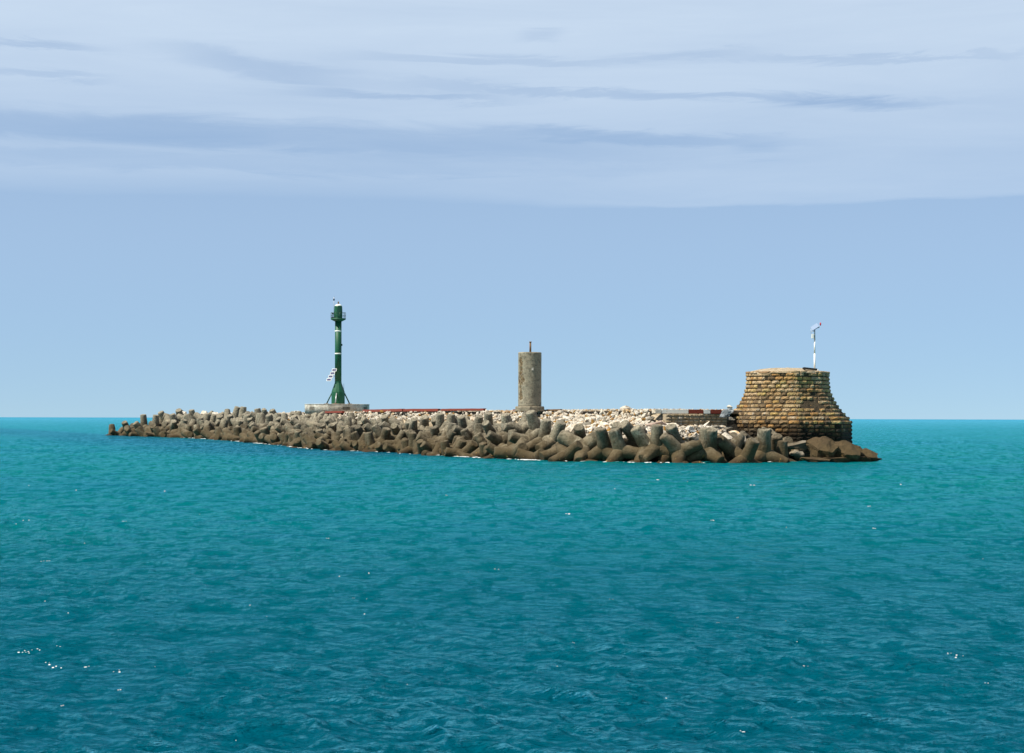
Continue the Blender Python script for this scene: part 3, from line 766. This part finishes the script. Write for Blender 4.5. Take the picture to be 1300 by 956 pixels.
# ------------------------------------------------------------------ sea
def build_sea():
    rng = np.random.default_rng(3)
    # polar sheet round the viewpoint, finest where the sea is near and in front
    r = [0.5, 2, 5, 9, 12, 14]
    while r[-1] < 18: r.append(r[-1]*1.02)
    while r[-1] < 330: r.append(r[-1]*1.0018)
    while r[-1] < 60000: r.append(r[-1]*1.03)
    r = np.array(r)
    a = [-180.0]
    while a[-1] < 180:
        d = abs(a[-1]); st = .045 if d < 17 else min(4, .045+(d-17)*.08)
        if a[-1] < -17: st = min(st, max(.045, -17-a[-1]+.0))
        a.append(a[-1]+st)
    a = np.radians(np.array(a[:-1])); nr, na = len(r), len(a)
    A_, R_ = np.meshgrid(a, r)
    X = R_*np.sin(A_); Y = R_*np.cos(A_)
    dr = np.gradient(r)[:,None]*np.ones_like(A_)
    fine = np.abs(A_) < R(17.5)
    da = np.where(fine, np.radians(.045), np.radians(2.0)+0*A_)*R_
    cell = np.maximum(dr, da*np.where(fine, 1, 1))
    Zc = np.zeros_like(X); DX = np.zeros_like(X); DY = np.zeros_like(X)
    X0, Y0 = X.copy(), Y.copy()
    lam = np.geomspace(.2, 9, 90)
    wind = R(200)
    grp = .75+.5*np.clip(np.sin(X0*.13+1)*np.sin(Y0*.09+X0*.05)+.3*np.sin(X0*.31-Y0*.2), -1, 1)
    for i, L in enumerate(lam):
        L *= rng.uniform(.92,1.08)
        th = wind+rng.normal(0, .55 if L < 3 else .35)
        kx, ky = math.sin(th), math.cos(th); k = 2*math.pi/L
        amp = .0088*L**1.0*(1.0 if L < .7 else (.7/L)**.8)*rng.uniform(.5,1.3)
        w = np.clip((L/cell-2.0)/2.5, 0, 1); w = w*w*(3-2*w)
        ph = k*(kx*X0+ky*Y0)+rng.uniform(0, 6.28)+.5*np.sin(.17*X0+i)+.5*np.sin(.11*Y0+2*i)
        am = amp*w*(grp if L < 2.5 else 1)
        Zc += am*np.cos(ph); DX -= am*kx*np.sin(ph)*.9; DY -= am*ky*np.sin(ph)*.9
    # flatten inside the breakwater so nothing pokes through (it is hidden there)
    X = X0+DX; Y = Y0+DY
    co = np.stack([X, Y, Zc], -1).reshape(-1, 3).astype(np.float32)
    idx = np.arange(nr*na).reshape(nr, na)
    a0 = idx[:-1]; b0 = idx[1:]; a1 = np.roll(a0, -1, 1); b1 = np.roll(b0, -1, 1)
    q = np.stack([a0, b0, b1, a1], -1).reshape(-1, 4)[:, ::-1]
    q = q[:, ::-1]
    center = len(co); co = np.vstack([co, [[0,0,0]]]).astype(np.float32)
    tri = np.stack([np.full(na, center), idx[0], np.roll(idx[0], -1)], -1)
    me = bpy.data.meshes.new('sea'); nq, ntri = len(q), len(tri)
    me.vertices.add(len(co)); me.vertices.foreach_set('co', co.ravel())
    me.loops.add(nq*4+ntri*3); me.loops.foreach_set('vertex_index', np.r_[q.ravel(), tri.ravel()].astype(np.int32))
    me.polygons.add(nq+ntri)
    me.polygons.foreach_set('loop_start', np.r_[np.arange(nq)*4, nq*4+np.arange(ntri)*3].astype(np.int32))
    me.polygons.foreach_set('use_smooth', np.ones(nq+ntri, dtype=bool))
    me.update(calc_edges=True)
    if me.polygons[0].normal.z < 0: me.flip_normals()
    m, t, b = new_mat('sea_water')
    geo = t.node('ShaderNodeNewGeometry'); P = geo.outputs['Position']
    mp = t.node('ShaderNodeMapping'); t.l.new(P, mp.inputs[0]); mp.inputs['Scale'].default_value = (1, 2.8, 1); mp.inputs['Rotation'].default_value = (0,0,R(-8))
    big = t.node('ShaderNodeMapping'); t.l.new(P, big.inputs[0]); big.inputs['Scale'].default_value = (.012, .02, 1)
    nb = t.noise(big.outputs[0], 1.0, 5, .6, .6)
    mid = t.noise(mp.outputs[0], .22, 5, .6, .3)
    col = t.mix(t.ss(nb, .38, .62), rgb(SEA1), rgb(SEA2))
    col = t.mix(t.ss(mid, .45, .68, 0, .55), col, rgb(SEA3))
    sp = t.node('ShaderNodeSeparateXYZ'); t.l.new(P, sp.inputs[0])
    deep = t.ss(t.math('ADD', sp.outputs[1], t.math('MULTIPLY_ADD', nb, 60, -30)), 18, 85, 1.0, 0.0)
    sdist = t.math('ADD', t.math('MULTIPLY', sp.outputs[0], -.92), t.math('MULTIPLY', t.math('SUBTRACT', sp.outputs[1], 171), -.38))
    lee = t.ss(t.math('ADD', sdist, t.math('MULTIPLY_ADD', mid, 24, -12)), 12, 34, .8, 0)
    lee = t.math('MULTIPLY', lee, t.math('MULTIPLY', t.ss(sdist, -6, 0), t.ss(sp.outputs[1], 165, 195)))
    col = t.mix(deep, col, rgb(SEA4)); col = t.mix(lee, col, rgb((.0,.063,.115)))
    h1 = t.noise(mp.outputs[0], 1.1, 6, .62, .3); h2 = t.noise(mp.outputs[0], 5.0, 4, .6, .2)
    hh = t.math('ADD', t.math('MULTIPLY', h1, .34), t.math('MULTIPLY_ADD', h2, .15, t.math('MULTIPLY', t.noise(mp.outputs[0], 15.0, 3, .6), .045)))
    bp = t.node('ShaderNodeBump'); bp.inputs['Strength'].default_value = 1.0; bp.inputs['Distance'].default_value = 1.0
    t.l.new(hh, bp.inputs['Height'])
    fr = t.node('ShaderNodeFresnel'); fr.inputs['IOR'].default_value = 1.33; t.l.new(bp.outputs[0], fr.inputs['Normal'])
    fac = t.ss(fr.outputs[0], .05, .38, .0, .95)
    gm = t.node('ShaderNodeMapping'); t.l.new(P, gm.inputs[0]); gm.inputs['Scale'].default_value = (1, .38, 1)
    g1 = t.noise(gm.outputs[0], 1.1, 7, .78, .4); g2 = t.noise(gm.outputs[0], .16, 5, .65, .5)
    gust = t.math('MULTIPLY', t.ss(g1, .40, .62, .15, 2.8), t.ss(g2, .36, .64, .65, 1.3))
    fac = t.math('MULTIPLY', fac, gust, clamp=True)
    df = t.node('ShaderNodeBsdfDiffuse'); t.l.new(col, df.inputs[0]); t.l.new(bp.outputs[0], df.inputs['Normal'])
    gl = t.node('ShaderNodeBsdfGlossy'); gl.inputs['Roughness'].default_value = .08; gl.inputs['Color'].default_value = (.28,.88,1,1); t.l.new(bp.outputs[0], gl.inputs['Normal'])
    mx = t.node('ShaderNodeMixShader'); t.l.new(fac, mx.inputs[0]); t.l.new(df.outputs[0], mx.inputs[1]); t.l.new(gl.outputs[0], mx.inputs[2])
    t.l.new(mx.outputs[0], m.node_tree.nodes['Material Output'].inputs[0]); m.node_tree.nodes.remove(b)
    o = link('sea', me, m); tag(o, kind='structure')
SEA1 = (.0,.148,.146); SEA2 = (.0,.130,.158); SEA3 = (.0,.096,.160); SEA4 = (.0,.078,.118)
build_sea()
# foam along the foot of the armour, plus white glint flecks offshore
def foam():
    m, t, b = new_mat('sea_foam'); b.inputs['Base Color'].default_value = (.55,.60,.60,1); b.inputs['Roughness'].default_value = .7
    bm = bmesh.new(); r0 = random.Random(6)
    for _ in range(190):
        px = r0.choice([r0.uniform(232, 345), r0.uniform(232, 400), r0.uniform(232, 430), r0.uniform(430, 1000), r0.gauss(585,12), r0.gauss(670,10)])
        o = r0.uniform(-1.6, -.6); q = shore(s_at_cache(px, round(o,1)), o)
        L = r0.uniform(.1,.45)*(1.6 if px < 420 else 1); Wd = r0.uniform(.1,.35); tn = s_tan(0); n = 9; ph = r0.uniform(0,6)
        c = bm.verts.new((q.x, q.y, .10)); ring = []
        for k in range(n):
            a = 2*math.pi*k/n; rr = r0.uniform(.45,1.1); ring.append(bm.verts.new((q.x+L*rr*math.cos(a), q.y+Wd*2*rr*math.sin(a), .03+r0.uniform(0,.04))))
        for k in range(n): bm.faces.new((ring[k], ring[(k+1) % n], c))
    for _ in range(60):      # white flecks modelled in place of sun glints on open water
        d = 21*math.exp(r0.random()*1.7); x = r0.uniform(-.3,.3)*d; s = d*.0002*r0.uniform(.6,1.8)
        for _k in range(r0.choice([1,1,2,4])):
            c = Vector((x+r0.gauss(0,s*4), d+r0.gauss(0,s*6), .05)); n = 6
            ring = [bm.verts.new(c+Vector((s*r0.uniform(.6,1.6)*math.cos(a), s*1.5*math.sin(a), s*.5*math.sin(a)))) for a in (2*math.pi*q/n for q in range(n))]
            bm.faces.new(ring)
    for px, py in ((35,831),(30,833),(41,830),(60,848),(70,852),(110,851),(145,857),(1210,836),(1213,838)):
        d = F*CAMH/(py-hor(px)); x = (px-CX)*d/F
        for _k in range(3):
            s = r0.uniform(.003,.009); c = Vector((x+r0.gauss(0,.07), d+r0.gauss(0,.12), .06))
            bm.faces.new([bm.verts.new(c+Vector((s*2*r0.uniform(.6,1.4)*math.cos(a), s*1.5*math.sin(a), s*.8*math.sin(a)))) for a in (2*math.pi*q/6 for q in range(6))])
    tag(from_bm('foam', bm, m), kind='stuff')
foam()

# ------------------------------------------------------------------ labels, from what can be seen
def label_pass():
    bpy.context.view_layer.update(); dg = bpy.context.evaluated_depsgraph_get()
    seen = {}; org = Vector((0,0,CAMH))
    for iy in range(88):
        py = 512+iy*.9
        for ix in range(900):
            px = 136+ix*1.09+(iy % 3)*.36
            d = Vector(((px-CX)/F, 1, -(py-hor(px))/F)).normalized()
            hit, loc, nn, idx, ob, mw = scene.ray_cast(dg, org, d)
            if hit and ob:
                a = seen.setdefault(ob.name, [0,0.,0.]); a[0] += 1; a[1] += px; a[2] += py
    gone = 0
    for ob in sorted(TOBS, key=lambda o: -seen.get(o.name, [0])[0])[300:]: seen.pop(ob.name, None)   # past 300 of a kind: keep the best seen
    bk = {}
    for ob in TOBS:
        a = seen.get(ob.name)
        if not a: bpy.data.objects.remove(ob); gone += 1; continue
        bk.setdefault((zone(a[1]/a[0]), level(ob.location.z)), []).append((a[1]/a[0], ob))
    n = 0
    for (zi, lv), lst in sorted(bk.items()):
        lst.sort(key=lambda t: t[0])
        for k, (px, ob) in enumerate(lst):
            n += 1
            tag(ob, f"{'wet brown' if lv == 0 else 'grey'} tetrapod {ZONES[zi][1]}, {LV[lv]}, {'only one' if len(lst) == 1 else ORD[k]+' from left'}", 'tetrapod', 'concrete tetrapods armouring the breakwater')
    bk = {}; m = 0
    for ob, p, sz, kd in SOBS:
        a = seen.get(ob.name)
        if not a: bpy.data.objects.remove(ob); gone += 1; continue
        lv = 0 if p.z < 3.2 else (1 if p.z < 4.05 else 2); m += 1
        bk.setdefault((zone(a[1]/a[0]), lv, kd, sz > .85), []).append((a[1]/a[0], ob))
    for (zi, lv, kd, big), lst in sorted(bk.items()):
        lst.sort(key=lambda t: t[0])
        for k, (px, ob) in enumerate(lst):
            pos = '' if len(lst) == 1 else ', '+ORD[min(k, 26)]+' from left'
            tag(ob, f"{'large' if big else 'small'} {CN[kd]} stone {RL[lv]} {ZONES[zi][1].replace('below','under').replace('the ','')}{pos}", 'boulder', 'stones of the pale rubble bank')
    print('LABELLED', n, m, gone)
label_pass()

# ------------------------------------------------------------------ camera, sun, sky
cam = bpy.data.cameras.new('camera'); co = bpy.data.objects.new('camera', cam); C.objects.link(co)
cam.sensor_width = 36; cam.lens = F/1300*36; cam.shift_y = 53.0/1300; cam.clip_end = 100000; cam.clip_start = .1
co.location = (0, 0, CAMH)
co.rotation_euler = (Matrix.Rotation(R(90), 3, 'X') @ Matrix.Rotation(math.atan(3.0/1300), 3, 'Z')).to_euler()
scene.camera = co

SUN_EL = R(58); SUN_AZ = R(-116)     # azimuth from +Y towards +X (negative = left), behind the viewer's left shoulder
sd = Vector((math.sin(SUN_AZ)*math.cos(SUN_EL), math.cos(SUN_AZ)*math.cos(SUN_EL), math.sin(SUN_EL)))
sl = bpy.data.lights.new('sun', 'SUN'); sl.energy = 5.0; sl.angle = R(.5); sl.color = (1.0,.94,.82)
so = bpy.data.objects.new('sun', sl); C.objects.link(so); so.rotation_euler = sd.to_track_quat('Z', 'Y').to_euler(); so.location = (0,0,60)

w = bpy.data.worlds.new('World'); scene.world = w; w.use_nodes = True
t = NT(w.node_tree); bg = w.node_tree.nodes['Background']
sky = t.node('ShaderNodeTexSky', sky_type='NISHITA'); sky.sun_disc = False; sky.sun_elevation = SUN_EL; sky.sun_rotation = SUN_AZ % (2*math.pi)
sky.air_density = 1.0; sky.dust_density = .2; sky.ozone_density = 4.0; sky.altitude = 0
tc = t.node('ShaderNodeTexCoord'); sep = t.node('ShaderNodeSeparateXYZ'); t.l.new(tc.outputs['Generated'], sep.inputs[0])
lift = t.node('ShaderNodeVectorMath', operation='ADD'); t.l.new(tc.outputs['Generated'], lift.inputs[0]); lift.inputs[1].default_value = (0,0,.075)
t.l.new(lift.outputs[0], sky.inputs['Vector'])
x, y, z = sep.outputs
U = t.math('MULTIPLY', t.math('ARCTAN2', x, y), 2.2)
V = t.math('MULTIPLY', z, 2.2)
cv = t.node('ShaderNodeCombineXYZ'); t.l.new(U, cv.inputs[0]); t.l.new(t.math('MULTIPLY', V, 9.0), cv.inputs[1])
nz = t.noise(cv.outputs[0], 2.2, 6, .6, .5)
nf = t.noise(cv.outputs[0], 5.0, 9, .68, .8)
nzc = t.math('SUBTRACT', nz, .5); nfc = t.math('SUBTRACT', nf, .5)
def blob(px, py, sx, sy, slope, amp):
    u0 = (px-650)/1000; v0 = (531-py)/1000
    du = t.math('SUBTRACT', U, u0)
    dv = t.math('SUBTRACT', t.math('ADD', V, t.math('MULTIPLY', nfc, .045)), t.math('MULTIPLY_ADD', du, -slope, v0))
    e = t.math('ADD', t.math('POWER', t.math('ABSOLUTE', t.math('DIVIDE', du, sx/1000)), 3), t.math('POWER', t.math('ABSOLUTE', t.math('DIVIDE', dv, sy*1.2/1000)), 3.5))
    g = t.math('EXPONENT', t.math('MULTIPLY', e, -1.0))
    return t.math('MULTIPLY', g, amp)
BL = [(330,182,520,16,.02,.75),(300,215,480,9,.0,.35),(820,180,180,7,.06,.5),(60,84,80,4,.03,.6),(330,98,110,11,.14,.55),(510,130,140,5,.02,.6),
      (620,86,160,5,.02,.45),(850,130,300,5,.045,.65),(1080,145,90,5,.03,.45),(1100,92,200,4,.02,.45),(870,82,90,4,-.02,.4),(685,55,28,6,-.05,.4),(60,118,80,5,.02,.5),(960,200,30,6,0,.3)]
tot = None
for bl in BL:
    g = blob(*bl); tot = g if tot is None else t.math('ADD', tot, g)
edge = t.math('ADD', t.math('MULTIPLY_ADD', U, .012, .258), t.math('ADD', t.math('MULTIPLY', nzc, .03), t.math('MULTIPLY', nfc, .012)))
soft = t.ss(U, -.35, .25, .05, .007)
cover = t.ss(V, t.math('SUBTRACT', edge, soft), t.math('ADD', edge, t.math('MULTIPLY', soft, 1.3)))
cover = t.math('MULTIPLY', cover, t.ss(V, .24, .50, .62, .95))
cover = t.math('MULTIPLY', t.math('ADD', cover, t.math('MULTIPLY', nzc, .35)), t.ss(V, 1.3, 2.0, 1.0, .12))
cover = t.math('MULTIPLY', cover, t.ss(y, -.1, .5, .15, 1.0))  # cloud thinned behind the camera to cut fill light
low = t.ss(V, .0, .25, .26, .42)
cov = t.math('SUBTRACT', t.math('MAXIMUM', cover, low), t.math('MULTIPLY', tot, .40), clamp=True)
SKYM = (.90,1.07,1.19)
base = t.mix(1.0, sky.outputs[0], rgb(SKYM), 'MULTIPLY')
dk = t.ss(y, -.35, .35, .55, 1.0); dc = t.node('ShaderNodeCombineColor'); [t.l.new(dk, dc.inputs[i]) for i in range(3)]
base = t.mix(1.0, base, dc.outputs[0], 'MULTIPLY')     # sky dimmed behind the camera so less fill light reaches shaded sides
cloud = rgb((6.5,7.75,9.2))
col = t.mix(t.math('MULTIPLY', cov, .85), base, cloud)
t.l.new(col, bg.inputs['Color']); bg.inputs['Strength'].default_value = .067
vs = scene.view_settings; vs.view_transform = 'Standard'; vs.look = 'None'; vs.exposure = .59; vs.gamma = 1; vs.use_curve_mapping = False
scene.render.engine = 'CYCLES'; scene.cycles.use_denoising = True; scene.cycles.denoising_prefilter = 'ACCURATE'; scene.cycles.max_bounces = 5; scene.cycles.diffuse_bounces = 1
